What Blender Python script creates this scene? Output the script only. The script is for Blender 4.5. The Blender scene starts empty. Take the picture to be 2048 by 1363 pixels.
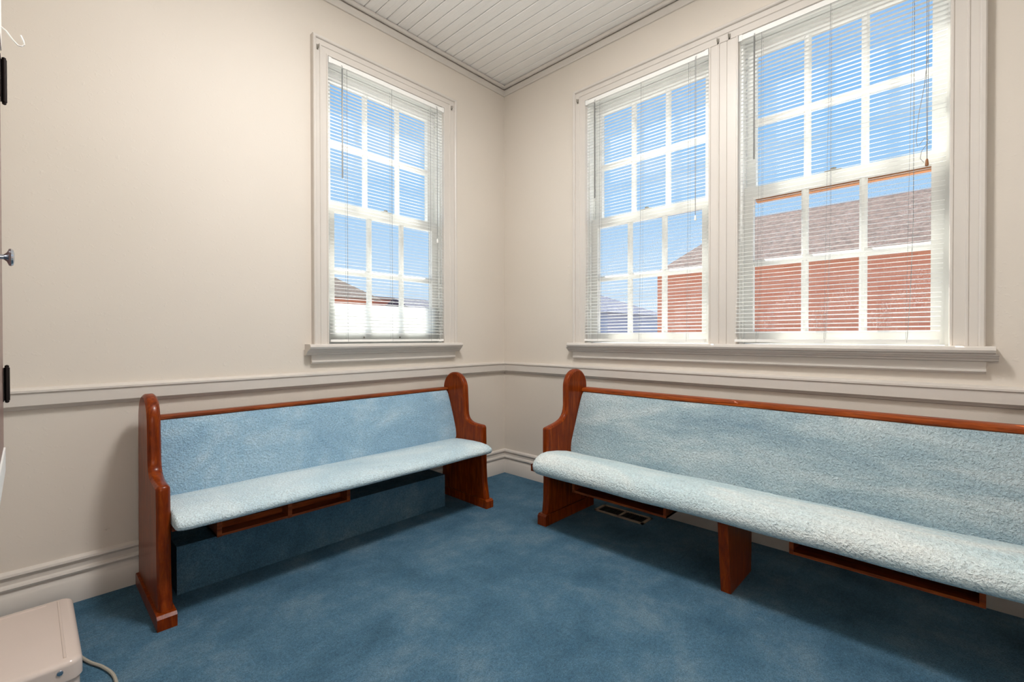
import bpy, bmesh, math, random
from mathutils import Vector, Matrix
random.seed(7)
S = bpy.context.scene
COL = S.collection

# ------------------------------------------------------------------ camera
YAW, PITCH, ROLL, FPX = 0.7607, -0.0081, -0.0010, 923.36
cam_data = bpy.data.cameras.new('camera'); cam = bpy.data.objects.new('camera', cam_data); COL.objects.link(cam)
cam_data.sensor_fit = 'HORIZONTAL'; cam_data.sensor_width = 36.0
cam_data.lens = 36.0*FPX/2048.0; cam_data.clip_start = 0.02; cam_data.clip_end = 500
_f = Vector((math.cos(YAW)*math.cos(PITCH), math.sin(YAW)*math.cos(PITCH), math.sin(PITCH)))
_r = Vector((math.sin(YAW), -math.cos(YAW), 0)); _u = _r.cross(_f)
_r2 = math.cos(ROLL)*_r + math.sin(ROLL)*_u; _u2 = -math.sin(ROLL)*_r + math.cos(ROLL)*_u
_m = Matrix((_r2, _u2, -_f)).transposed().to_4x4(); _m.translation = Vector((-2.7023, -2.6574, 1.1))
cam.matrix_world = _m
S.camera = cam

# ------------------------------------------------------------------ sky, sun, exposure
world = bpy.data.worlds.new('sky'); S.world = world; world.use_nodes = True
wn = world.node_tree.nodes; wl = world.node_tree.links; wn.clear()
w_out = wn.new('ShaderNodeOutputWorld'); w_bg = wn.new('ShaderNodeBackground')
w_tc = wn.new('ShaderNodeTexCoord'); w_sep = wn.new('ShaderNodeSeparateXYZ'); w_rmp = wn.new('ShaderNodeValToRGB')
wl.new(w_tc.outputs['Generated'], w_sep.inputs[0]); wl.new(w_sep.outputs['Z'], w_rmp.inputs[0])
w_map = wn.new('ShaderNodeMapping'); w_map.inputs['Scale'].default_value = (1.6, 1.6, 4.5); wl.new(w_tc.outputs['Generated'], w_map.inputs[0])
w_noi = wn.new('ShaderNodeTexNoise'); w_noi.inputs['Scale'].default_value = 1.7; w_noi.inputs['Detail'].default_value = 6; wl.new(w_map.outputs[0], w_noi.inputs['Vector'])
w_cr = wn.new('ShaderNodeValToRGB'); w_cr.color_ramp.elements[0].position = 0.48; w_cr.color_ramp.elements[0].color = (0, 0, 0, 1); w_cr.color_ramp.elements[1].position = 0.75; w_cr.color_ramp.elements[1].color = (0.55, 0.55, 0.55, 1)
wl.new(w_noi.outputs['Fac'], w_cr.inputs[0])
w_mix = wn.new('ShaderNodeMix'); w_mix.data_type = 'RGBA'; wl.new(w_cr.outputs[0], w_mix.inputs[0]); wl.new(w_rmp.outputs[0], w_mix.inputs[6]); w_mix.inputs[7].default_value = (0.80, 0.88, 0.97, 1)
wl.new(w_mix.outputs[2], w_bg.inputs[0]); wl.new(w_bg.outputs[0], w_out.inputs[0])
cr = w_rmp.color_ramp
cr.elements[0].position = 0.0; cr.elements[0].color = (0.74, 0.86, 1.0, 1)
cr.elements[1].position = 0.60; cr.elements[1].color = (0.19, 0.48, 0.98, 1)
e = cr.elements.new(0.16); e.color = (0.56, 0.76, 1.0, 1)
e = cr.elements.new(0.36); e.color = (0.34, 0.63, 1.0, 1)
w_bg.inputs[1].default_value = 1.0
sun_d = bpy.data.lights.new('sun', 'SUN'); sun_d.energy = 13.0; sun_d.angle = 0.01; sun_d.color = (1, 0.95, 0.88)
sun = bpy.data.objects.new('sun', sun_d); COL.objects.link(sun)
sun.rotation_euler = Vector((-0.42, -0.42, -0.80)).to_track_quat('-Z', 'Y').to_euler()
DISK_WATTS = 44.0; BULB_WATTS = 17.0; FILL_LAMP_WATTS = 21.0
S.view_settings.view_transform = 'Standard'; S.view_settings.look = 'None'
S.view_settings.gamma = 1.0; S.view_settings.use_curve_mapping = False
S.view_settings.exposure = 0.0
S.cycles.max_bounces = 8; S.cycles.diffuse_bounces = 4; S.cycles.glossy_bounces = 3; S.cycles.use_adaptive_sampling = True; S.cycles.adaptive_threshold = 0.08; S.cycles.adaptive_min_samples = 16; S.cycles.transparent_max_bounces = 24
S.cycles.caustics_reflective = False; S.cycles.caustics_refractive = False

# ------------------------------------------------------------------ materials
def srgb(r, g, b):
    f = lambda c: (c/255/12.92) if c/255 <= 0.04045 else ((c/255+0.055)/1.055)**2.4
    return (f(r), f(g), f(b), 1)

class Mat:
    def __init__(s, name):
        s.m = bpy.data.materials.new(name); s.m.use_nodes = True
        s.n = s.m.node_tree.nodes; s.l = s.m.node_tree.links
        s.b = s.n['Principled BSDF']; s.out = s.n['Material Output']
    def new(s, t, **kw):
        x = s.n.new(t)
        for k, v in kw.items():
            if isinstance(k, str) and hasattr(x, k): setattr(x, k, v)
            else: x.inputs[k].default_value = v
        return x
    def link(s, a, b): s.l.new(a, b)
    def coord(s, scale=(1, 1, 1), rnd=False, kind='Object'):
        tc = s.n.new('ShaderNodeTexCoord'); mp = s.n.new('ShaderNodeMapping')
        mp.inputs['Scale'].default_value = scale
        s.link(tc.outputs[kind], mp.inputs['Vector'])
        if rnd:
            oi = s.n.new('ShaderNodeObjectInfo'); mul = s.n.new('ShaderNodeMath'); mul.operation = 'MULTIPLY'; mul.inputs[1].default_value = 37.0
            s.link(oi.outputs['Random'], mul.inputs[0]); s.link(mul.outputs[0], mp.inputs['Location'])
        return mp.outputs[0]
    def noise(s, vec, scale, detail=4, rough=0.55, dist=0.0):
        n = s.n.new('ShaderNodeTexNoise'); n.inputs['Scale'].default_value = scale
        n.inputs['Detail'].default_value = detail; n.inputs['Roughness'].default_value = rough
        n.inputs['Distortion'].default_value = dist
        s.link(vec, n.inputs['Vector']); return n.outputs['Fac']
    def ramp(s, fac, stops):
        r = s.n.new('ShaderNodeValToRGB'); el = r.color_ramp.elements
        el[0].position, el[0].color = stops[0]; el[1].position, el[1].color = stops[-1]
        for p, c in stops[1:-1]:
            x = el.new(p); x.color = c
        s.link(fac, r.inputs[0]); return r.outputs[0]
    def mix(s, fac, a, b, mode='MIX'):
        m = s.n.new('ShaderNodeMix'); m.data_type = 'RGBA'; m.blend_type = mode
        for i, v in ((0, fac), (6, a), (7, b)):
            if isinstance(v, (int, float, tuple)): m.inputs[i].default_value = v
            else: s.link(v, m.inputs[i])
        return m.outputs[2]
    def bump(s, h, strength=0.3, dist=0.002, prev=None):
        b = s.n.new('ShaderNodeBump'); b.inputs['Strength'].default_value = strength; b.inputs['Distance'].default_value = dist
        s.link(h, b.inputs['Height'])
        if prev is not None: s.link(prev, b.inputs['Normal'])
        s.link(b.outputs[0], s.b.inputs['Normal']); return b.outputs[0]
    def base(s, c):
        if isinstance(c, tuple): s.b.inputs['Base Color'].default_value = c
        else: s.link(c, s.b.inputs['Base Color'])
    def set(s, **kw):
        for k, v in kw.items(): s.b.inputs[k.replace('_', ' ')].default_value = v

def g(v): return (v, v, v, 1)

def mat_wall():
    M = Mat('cream wall paint'); v = M.coord()
    M.base(M.ramp(M.noise(v, 0.9, 2), [(0.3, srgb(219, 210, 198)), (0.7, srgb(224, 215, 204))]))
    h = M.ramp(M.noise(v, 42, 2, 0.6), [(0.25, g(0.38)), (0.58, g(0.42)), (0.68, g(0.62)), (0.78, g(1))])
    M.bump(h, 0.26, 0.0035); M.set(Roughness=0.55); return M.m

def mat_paint(name, col, rough=0.38, bumpy=0.12):
    M = Mat(name); v = M.coord(rnd=True)
    M.base(M.ramp(M.noise(v, 3.0, 3), [(0.3, col), (0.7, tuple(min(1, c*1.04) for c in col[:3])+(1,))]))
    M.bump(M.noise(v, 60, 1), bumpy, 0.0015); M.set(Roughness=rough); return M.m

def mat_carpet(name='blue carpet'):
    M = Mat(name); v = M.coord()
    big = M.noise(v, 3.2, 5, 0.66, 0.15); mid = M.noise(v, 12, 4, 0.7, 0.2); fine = M.noise(v, 230, 1, 0.7); f2 = M.noise(v, 85, 2, 0.7)
    c = M.ramp(big, [(0.30, srgb(60, 92, 112)), (0.50, srgb(82, 115, 136)), (0.70, srgb(110, 135, 150))])
    c = M.mix(M.ramp(mid, [(0.40, g(0)), (0.66, g(0.6))]), c, srgb(70, 106, 130))
    c = M.mix(0.8, c, M.ramp(fine, [(0.25, g(0.6)), (0.75, g(1.35))]), 'MULTIPLY')
    c = M.mix(0.6, c, M.ramp(f2, [(0.3, g(0.7)), (0.7, g(1.3))]), 'MULTIPLY')
    M.base(c); M.bump(fine, 0.8, 0.006); M.set(Roughness=0.95); M.b.inputs['Specular IOR Level'].default_value = 0.1
    return M.m

def mat_plush(name, cols, stretch, wrinkle, fine_scale):
    M = Mat(name); v = M.coord(); vs = M.coord(stretch)
    c = M.ramp(M.noise(vs, 3.2, 5, 0.62, 0.5), [(0.28, cols[0]), (0.48, cols[1]), (0.66, cols[2])])
    f = M.noise(v, fine_scale, 2, 0.65)
    c = M.mix(0.42, c, M.ramp(f, [(0.32, g(0.65)), (0.68, g(1.35))]), 'MULTIPLY')
    M.base(c)
    b1 = M.bump(f, 0.9, 0.010)
    if wrinkle:
        M.bump(M.noise(v, 42, 2, 0.5, 2.2), wrinkle, 0.006, b1)
    M.set(Roughness=0.9); M.b.inputs['Specular IOR Level'].default_value = 0.15
    return M.m

def mat_wood(name, stretch, cols, rough=0.28, coat=0.25):
    M = Mat(name); v = M.coord(stretch, rnd=True); vb = M.coord((1, 1, 1), rnd=True)
    gr = M.noise(v, 9, 6, 0.65, 0.6); fine = M.noise(v, 60, 3, 0.7)
    c = M.ramp(gr, [(0.30, cols[0]), (0.5, cols[1]), (0.72, cols[2])])
    c = M.mix(0.3, c, M.ramp(fine, [(0.3, g(0.6)), (0.65, g(1.0))]), 'MULTIPLY')
    c = M.mix(M.ramp(M.noise(vb, 7, 3), [(0.5, g(0)), (0.8, g(0.35))]), c, tuple(x*0.6 for x in cols[0][:3])+(1,))
    M.base(c); M.bump(fine, 0.06, 0.001); M.set(Roughness=rough); M.b.inputs['Specular IOR Level'].default_value = 0.15; M.b.inputs['Coat Weight'].default_value = coat*0.35
    M.b.inputs['Coat Roughness'].default_value = 0.12; return M.m

def mat_simple(name, col, rough=0.5, metal=0.0):
    M = Mat(name); v = M.coord()
    M.base(M.ramp(M.noise(v, 18, 3), [(0.3, tuple(c*0.94 for c in col[:3])+(1,)), (0.7, col)]))
    M.set(Roughness=rough, Metallic=metal); return M.m

def mat_slat(name='white enamel slat', k=0.42):
    M = Mat(name); M.base(srgb(246, 245, 242)); M.set(Roughness=0.35)
    t = M.new('ShaderNodeBsdfTranslucent'); t.inputs[0].default_value = (0.92, 0.93, 0.92, 1)
    mx = M.new('ShaderNodeMixShader'); mx.inputs[0].default_value = k
    M.link(M.b.outputs[0], mx.inputs[1]); M.link(t.outputs[0], mx.inputs[2]); M.link(mx.outputs[0], M.out.inputs[0]); return M.m

def mat_glass(name, drops):
    M = Mat(name); M.n.remove(M.b)
    tr = M.new('ShaderNodeBsdfTransparent'); tr.inputs[0].default_value = (0.95, 0.97, 0.97, 1)
    gl = M.new('ShaderNodeBsdfGlossy'); gl.inputs['Roughness'].default_value = 0.04
    fr = M.new('ShaderNodeFresnel'); fr.inputs[0].default_value = 1.05
    mx = M.new('ShaderNodeMixShader')
    M.link(fr.outputs[0], mx.inputs[0]); M.link(tr.outputs[0], mx.inputs[1]); M.link(gl.outputs[0], mx.inputs[2])
    last = mx.outputs[0]
    if drops:
        v = M.coord()
        d = M.new('ShaderNodeBsdfTranslucent'); d.inputs[0].default_value = (0.5, 0.49, 0.5, 1)
        sp = M.ramp(M.noise(v, 190, 2, 0.6), [(0.56, g(0)), (0.66, g(1))])
        pt = M.ramp(M.noise(v, 5.0, 3), [(0.40, g(0.05)), (0.62, g(0.6))])
        f = M.mix(1.0, sp, pt, 'MULTIPLY')
        hz = M.mix(1.0, f, (drops, drops, drops, 1), 'MULTIPLY')
        m2 = M.new('ShaderNodeMixShader'); M.link(hz, m2.inputs[0]); M.link(last, m2.inputs[1]); M.link(d.outputs[0], m2.inputs[2])
        last = m2.outputs[0]
    M.link(last, M.out.inputs[0]); return M.m

def mat_brick():
    M = Mat('red brick'); v = M.coord((1, 1, 1))
    rot = M.n.new('ShaderNodeMapping'); rot.inputs['Rotation'].default_value = (math.pi/2, 0, math.pi/2); M.link(v, rot.inputs[0])
    b = M.n.new('ShaderNodeTexBrick'); M.link(v, b.inputs['Vector'])
    sep = M.n.new('ShaderNodeSeparateXYZ'); M.link(v, sep.inputs[0]); cmb = M.n.new('ShaderNodeCombineXYZ')
    ad = M.n.new('ShaderNodeMath'); ad.operation = 'ADD'; M.link(sep.outputs[0], ad.inputs[0]); M.link(sep.outputs[1], ad.inputs[1])
    M.link(ad.outputs[0], cmb.inputs[0]); M.link(sep.outputs[2], cmb.inputs[1]); M.link(cmb.outputs[0], b.inputs['Vector'])
    b.inputs['Color1'].default_value = srgb(216, 142, 114); b.inputs['Color2'].default_value = srgb(206, 128, 102); b.inputs['Mortar'].default_value = srgb(214, 150, 124)
    b.inputs['Scale'].default_value = 1.0; b.inputs['Brick Width'].default_value = 0.21; b.inputs['Row Height'].default_value = 0.075; b.inputs['Mortar Size'].default_value = 0.009
    M.base(b.outputs[0]); M.set(Roughness=0.9); return M.m

def mat_shingle(col):
    M = Mat('roof shingles'); v = M.coord((1, 1, 1))
    c = M.ramp(M.noise(v, 9, 4, 0.7), [(0.35, tuple(x*0.4 for x in col[:3])+(1,)), (0.65, col)])
    M.base(c); M.set(Roughness=0.95); return M.m

WALL = mat_wall()
TRIM = mat_paint('off white trim paint', srgb(212, 205, 197), 0.35)
CEIL = mat_paint('ceiling paint', srgb(247, 244, 240), 0.5, 0.3)
GAPM = mat_simple('dark ceiling gap', srgb(70, 64, 56), 0.9)
SASH = mat_paint('white sash paint', srgb(246, 246, 243), 0.35)
CARPET = mat_carpet()
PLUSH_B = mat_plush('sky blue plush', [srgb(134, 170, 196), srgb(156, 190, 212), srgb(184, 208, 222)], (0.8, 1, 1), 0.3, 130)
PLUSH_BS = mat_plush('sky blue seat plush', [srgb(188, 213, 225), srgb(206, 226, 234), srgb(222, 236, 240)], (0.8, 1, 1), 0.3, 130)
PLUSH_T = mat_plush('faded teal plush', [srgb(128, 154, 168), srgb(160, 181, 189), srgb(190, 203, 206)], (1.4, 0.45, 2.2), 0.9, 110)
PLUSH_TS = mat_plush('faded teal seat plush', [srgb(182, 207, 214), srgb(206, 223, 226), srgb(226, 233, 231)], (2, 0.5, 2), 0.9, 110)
WC = [srgb(92, 30, 3), srgb(126, 48, 6), srgb(156, 72, 14)]
WOOD_V = mat_wood('varnished wood upright', (7, 7, 0.7), WC)
WOOD_X = mat_wood('varnished wood lengthwise x', (0.7, 7, 7), [srgb(84, 34, 12), srgb(132, 62, 26), srgb(162, 86, 42)])
WOOD_Y = mat_wood('varnished wood lengthwise y', (7, 0.7, 7), [srgb(92, 36, 10), srgb(144, 64, 20), srgb(172, 88, 36)])
WOOD_D = mat_wood('dark varnished wood', (7, 0.7, 7), [srgb(58, 20, 8), srgb(96, 40, 18), srgb(120, 56, 28)])
BARE = mat_wood('bare wood strip', (7, 0.7, 7), [srgb(214, 140, 96), srgb(228, 160, 116), srgb(236, 176, 136)], 0.6, 0.0)
DOORW = mat_wood('brown cabinet door', (7, 7, 0.7), [srgb(92, 66, 60), srgb(128, 96, 88), srgb(150, 118, 108)], 0.3)
SLAT = mat_slat(); PLASTIC = mat_slat('translucent white plastic', 0.75)
BLINDW = mat_paint('white blind enamel', srgb(244, 243, 239), 0.3, 0.02)
CORD = mat_simple('grey blind cord', srgb(150, 150, 150), 0.7)
WAND = mat_simple('grey plastic wand', srgb(128, 128, 126), 0.3)
BROWN = mat_simple('brown tassel', srgb(150, 98, 56), 0.5)
GLASS = mat_glass('window glass', 0.0)
GLASSW = mat_glass('rain speckled window glass', 0.4)
METAL = mat_simple('dark bronze metal', srgb(38, 30, 28), 0.35, 0.6)
CHROME = mat_simple('brushed chrome', srgb(196, 202, 212), 0.22, 1.0)
GREYM = mat_simple('grey bracket metal', srgb(150, 145, 135), 0.4, 0.7)
TAUPE = mat_paint('taupe enamel', srgb(216, 200, 190), 0.2, 0.03)
VENTM = mat_simple('register metal', srgb(164, 146, 126), 0.45, 0.0)
DARK = mat_simple('painted duct shade', srgb(14, 14, 16), 0.9)
CABLE = mat_simple('beige cable', srgb(172, 166, 152), 0.5)
WIREW = mat_simple('white wire', srgb(240, 238, 232), 0.35)
BRICK = mat_brick()
ROOF1 = mat_shingle(srgb(134, 108, 96)); ROOF2 = mat_shingle(srgb(116, 98, 86))
FASCIA = mat_simple('brown fascia', srgb(120, 92, 80), 0.6)
GROUND = mat_simple('pale asphalt ground', srgb(186, 180, 170), 0.95)
STUCCO = mat_simple('tan stucco', srgb(190, 150, 128), 0.9)
def mat_emit(name, col, s):
    M = Mat(name); M.set(Roughness=0.4); M.base((0.9, 0.9, 0.88, 1))
    M.b.inputs['Emission Color'].default_value = col; M.b.inputs['Emission Strength'].default_value = s; return M.m
LAMPG = mat_emit('lit frosted glass', (1.0, 0.985, 0.97, 1), 6.0)
LIGHT_COL = (1.0, 0.985, 0.97)

# ------------------------------------------------------------------ building helpers
BASE = {}
def wbase(o):
    return BASE.get(o.name, Vector((0, 0, 0))) if o else Vector((0, 0, 0))
def tag(o, label=None, cat=None, group=None, kind=None):
    if label: o['label'] = label
    if cat: o['category'] = cat
    if group: o['group'] = group
    if kind: o['kind'] = kind
    return o
def thing(name, loc, label, cat, group=None, kind=None, parent=None):
    o = bpy.data.objects.new(name, None); COL.objects.link(o)
    o.location = loc; o.empty_display_size = 0.05
    BASE[o.name] = Vector(loc)
    return tag(o, label, cat, group, kind)
def obj(name, bm, mat, parent=None, smooth=False, bevel=0.0, seg=2):
    if bevel:
        es = [e for e in bm.edges if len(e.link_faces) == 2 and e.calc_face_angle(0) > 0.6]
        bmesh.ops.bevel(bm, geom=es, offset=bevel, segments=seg, profile=0.5, affect='EDGES', clamp_overlap=True)
    bmesh.ops.recalc_face_normals(bm, faces=bm.faces[:])
    b = wbase(parent)
    if b.length: bmesh.ops.translate(bm, verts=bm.verts[:], vec=-b)
    me = bpy.data.meshes.new(name); bm.to_mesh(me); bm.free()
    me.materials.append(mat)
    if smooth:
        me.polygons.foreach_set('use_smooth', [True]*len(me.polygons))
        if smooth != 'all': me.set_sharp_from_angle(angle=math.radians(smooth if isinstance(smooth, (int, float)) and smooth > 1 else 35))
    o = bpy.data.objects.new(name, me); COL.objects.link(o)
    if parent:
        o.parent = parent; BASE[o.name] = b
    return o
def inst(name, me, loc, parent=None, rot=None):
    o = bpy.data.objects.new(name, me); COL.objects.link(o)
    o.location = Vector(loc) - wbase(parent)
    if rot: o.rotation_euler = rot
    if parent: o.parent = parent
    return o
def B(): return bmesh.new()
def bx(bm, lo, hi):
    lo = [min(a, b) for a, b in zip(lo, hi)], [max(a, b) for a, b in zip(lo, hi)]
    lo, hi = lo
    v = [bm.verts.new((x, y, z)) for x in (lo[0], hi[0]) for y in (lo[1], hi[1]) for z in (lo[2], hi[2])]
    for f in ((0, 1, 3, 2), (4, 6, 7, 5), (0, 4, 5, 1), (2, 3, 7, 6), (0, 2, 6, 4), (1, 5, 7, 3)):
        bm.faces.new([v[i] for i in f])
    return bm
def loft(bm, loops, close=True, cap=True):
    rings = [[bm.verts.new(p) for p in lp] for lp in loops]
    n = len(rings[0])
    for a, b in zip(rings[:-1], rings[1:]):
        for i in range(n if close else n-1):
            bm.faces.new((a[i], a[(i+1) % n], b[(i+1) % n], b[i]))
    if cap:
        bm.faces.new(rings[0][::-1]); bm.faces.new(rings[-1])
    return bm
def tube(bm, pts, r, n=8):
    pts = [Vector(p) for p in pts]; loops = []
    up = Vector((0.13, 0.37, 0.92)).normalized()
    for i, p in enumerate(pts):
        t = (pts[min(i+1, len(pts)-1)] - pts[max(i-1, 0)]).normalized()
        a = t.cross(up)
        if a.length < 1e-3: a = t.cross(Vector((1, 0, 0)))
        a.normalize(); b = t.cross(a)
        rr = r[i] if isinstance(r, (list, tuple)) else r
        loops.append([p + a*rr*math.cos(2*math.pi*k/n) + b*rr*math.sin(2*math.pi*k/n) for k in range(n)])
    return loft(bm, loops)
def lathe(bm, c, axis, prof, n=20):
    """prof: list of (distance along axis, radius)"""
    c = Vector(c); ax = Vector(axis).normalized(); a = ax.orthogonal().normalized(); b = ax.cross(a)
    return loft(bm, [[c + ax*t + a*r*math.cos(2*math.pi*k/n) + b*r*math.sin(2*math.pi*k/n) for k in range(n)] for t, r in prof])

def P(w, a, d, z):
    """wall coordinates: a along the wall, d out from the wall face into the room, z up"""
    return (a, -d, z) if w == 'L' else (-d, a, z)
def wb(bm, w, a0, a1, d0, d1, z0, z1):
    return bx(bm, P(w, a0, d0, z0), P(w, a1, d1, z1))
def run(bm, w, prof, a0, a1, m0=0, m1=0):
    """profile of (d,z) swept along a wall; m0 / m1 mitre the end inside the room corner"""
    return loft(bm, [[P(w, a0 + m0*d, d, z) for d, z in prof], [P(w, a1 + m1*d, d, z) for d, z in prof]])

# ------------------------------------------------------------------ room shell
XW, YS, ZC, TH = -3.02, -4.4, 3.14, 0.16
HEAD, STOOL = 2.735, 1.062
OPEN = {1: ('L', -1.485, -0.640), 2: ('R', -0.814, -1.652), 3: ('R', -1.812, -2.648)}
JT = 0.02
def shell_wall(name, w, lo, hi, holes, label):
    bm = B(); z1 = 3.4; edges = [lo]
    for h0, h1 in sorted(holes):
        edges += [h0, h1]
    edges.append(hi)
    for i in range(0, len(edges), 2):
        wb(bm, w, edges[i], edges[i+1], 0, -TH, -0.2, z1)
    for h0, h1 in holes:
        wb(bm, w, h0, h1, 0, -TH, -0.2, STOOL-0.03); wb(bm, w, h0, h1, 0, -TH, HEAD+JT, z1)
    return tag(obj(name, bm, WALL), label, 'wall', kind='structure')
shell_wall('wall_left', 'L', XW-TH, TH, [(-1.485-JT, -0.640+JT)], 'cream plaster wall with the single window')
shell_wall('wall_right', 'R', YS-TH, 0, [(-1.652-JT, -0.814+JT), (-2.648-JT, -1.812+JT)], 'cream plaster wall with the pair of windows')
tag(obj('wall_west', bx(B(), (XW-TH, YS-TH, -0.2), (XW, 0, 3.4)), WALL), 'cream plaster wall behind the wall cabinet', 'wall', kind='structure')
tag(obj('wall_back', bx(B(), (XW, YS-TH, -0.2), (0, YS, 3.4)), WALL), 'cream plaster wall behind the viewer', 'wall', kind='structure')
tag(obj('floor', bx(B(), (XW, YS, -0.2), (0, 0, 0)), CARPET), 'mottled blue wall to wall carpet floor', 'floor', kind='structure')
ceil = tag(obj('ceiling', bx(B(), (XW-TH, YS-TH, ZC+0.014), (TH, TH, 3.5)), GAPM), 'white painted tongue and groove board ceiling', 'ceiling', kind='structure')
# ceiling boards, one object each
PW = 0.0782
bm = B(); hw = PW/2 - 0.0019
prof = [(-hw, 0.013), (-hw, 0.004), (-hw+0.004, 0), (-0.003, 0), (0, 0.0007), (0.003, 0), (hw-0.004, 0), (hw, 0.004), (hw, 0.013)]
loft(bm, [[(x, YS, z) for x, z in prof], [(x, 0, z) for x, z in prof]])
bmesh.ops.recalc_face_normals(bm, faces=bm.faces[:])
plank_me = bpy.data.meshes.new('plank'); bm.to_mesh(plank_me); bm.free(); plank_me.materials.append(CEIL)
for i in range(39):
    inst('plank', plank_me, (-0.002-PW*(i+0.5), 0, ZC + random.uniform(-0.0012, 0.0008)), ceil)

# ceiling edge trims: flat frieze and round moulding, both walls
FRZ = [(0, 3.060), (0.010, 3.060), (0.013, 3.064), (0.013, 3.103), (0, 3.106)]
RND = [(0.016+0.0155*math.cos(t), 3.1255+0.0150*math.sin(t)) for t in [2*math.pi*k/14 for k in range(14)]]
FARX, FARY = XW, YS
tag(obj('trim_1', run(B(), 'L', FRZ, FARX, 0, 0, -1), TRIM, smooth=True), 'flat painted frieze strip above the single window', 'trim', kind='structure')
tag(obj('trim_2', run(B(), 'R', FRZ, FARY, 0, 0, -1), TRIM, smooth=True), 'flat painted frieze strip above the pair of windows', 'trim', kind='structure')
tag(obj('trim_3', run(B(), 'L', RND, FARX, 0, 0, -1), TRIM, smooth=True), 'round ceiling moulding along the single window wall', 'trim', kind='structure')
tag(obj('trim_4', run(B(), 'R', RND, FARY, 0, 0, -1), TRIM, smooth=True), 'round ceiling moulding along the paired window wall', 'trim', kind='structure')
# chair rails
RAIL = [(0, 0.902), (0.020, 0.899), (0.034, 0.892), (0.034, 0.884), (0.028, 0.880), (0.028, 0.832), (0.022, 0.826), (0.016, 0.822), (0.014, 0.817), (0.008, 0.814), (0, 0.813)]
tag(obj('trim_5', run(B(), 'L', RAIL, FARX, 0, 0, -1), TRIM, smooth=True), 'painted chair rail under the single window', 'chair rail', kind='structure')
tag(obj('trim_6', run(B(), 'R', RAIL, FARY, 0, 0, -1), TRIM, smooth=True), 'painted chair rail under the pair of windows', 'chair rail', kind='structure')
# baseboards
BSB = [(0, 0), (0.024, 0), (0.024, 0.090), (0.020, 0.096), (0.014, 0.108), (0.013, 0.116), (0.020, 0.119), (0.023, 0.127), (0.020, 0.135), (0.010, 0.140),
       (0.009, 0.160), (0.014, 0.163), (0.018, 0.171), (0.016, 0.180), (0.008, 0.187), (0, 0.189)]
tag(obj('baseboard_left', run(B(), 'L', BSB, FARX, 0, 0, -1), TRIM, smooth=True), 'tall stepped painted baseboard behind the shorter pew', 'baseboard', kind='structure')
tag(obj('baseboard_right', run(B(), 'R', BSB, FARY, 0, 0, -1), TRIM, smooth=True), 'tall stepped painted baseboard behind the longer pew', 'baseboard', kind='structure')
tag(obj('baseboard_west', bx(B(), (XW, YS, 0), (XW+0.02, -0.03, 0.185)), TRIM, bevel=0.004), 'painted baseboard on the cabinet wall', 'baseboard', kind='structure')
tag(obj('baseboard_back', bx(B(), (XW+0.02, YS, 0), (-0.03, YS+0.02, 0.185)), TRIM, bevel=0.004), 'painted baseboard behind the viewer', 'baseboard', kind='structure')

# ------------------------------------------------------------------ windows
CAS = [(0.0, 0.0), (0.0, 0.036), (0.004, 0.040), (0.013, 0.040), (0.017, 0.036), (0.018, 0.027), (0.040, 0.026), (0.043, 0.030), (0.048, 0.030), (0.051, 0.025),
       (0.080, 0.025), (0.083, 0.029), (0.089, 0.029), (0.092, 0.024), (0.092, 0.0)]
def casing_side(w, a_out, sgn, z0, z1, k=1.0):
    return loft(B(), [[P(w, a_out+sgn*i*k, d, z0) for i, d in CAS], [P(w, a_out+sgn*i*k, d, z1-i) for i, d in CAS]])
def casing_head(w, a0, a1, sgn, z1, k0=1.0, k1=1.0):
    return loft(B(), [[P(w, a0+sgn*i*k0, d, z1-i) for i, d in CAS], [P(w, a1-sgn*i*k1, d, z1-i) for i, d in CAS]])
STOOLP = [(-0.14, 1.030), (0.062, 1.030), (0.074, 1.036), (0.079, 1.046), (0.076, 1.057), (0.068, 1.062), (-0.14, 1.062)]
COVE = [(0, 1.0305), (0.062, 1.0305), (0.060, 1.024), (0.050, 1.022), (0.046, 1.014), (0.036, 1.010), (0.034, 1.002), (0.026, 0.999), (0, 0.998)]
APR = [(0, 0.999), (0.022, 0.999), (0.022, 0.968), (0.027, 0.964), (0.027, 0.958), (0.018, 0.950), (0, 0.948)]
def sill_set(par, w, a0, a1, b0, b1):
    s = 1 if a1 > a0 else -1
    # stool, with the part inside the openings handled by the window units
    bm = B(); run(bm, w, [(max(d, 0.0), z) for d, z in STOOLP[1:-1]] + [(0.0, 1.062), (0.0, 1.030)][::1], a0, a1)
    obj('stool', bm, TRIM, par, smooth=True)
    obj('cove', run(B(), w, COVE, b0-s*0.035, b1+s*0.035, s*0.0, -s*0.0), TRIM, par, smooth=True)
    obj('apron', run(B(), w, APR, b0, b1), TRIM, par, smooth=True)

def pane_mesh(w, wid, hei, mat, tk=0.004):
    bm = B()
    bx(bm, P(w, -wid/2, -tk/2, -hei/2), P(w, wid/2, tk/2, hei/2))
    bmesh.ops.recalc_face_normals(bm, faces=bm.faces[:])
    me = bpy.data.meshes.new('pane'); bm.to_mesh(me); bm.free(); me.materials.append(mat); return me

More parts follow.
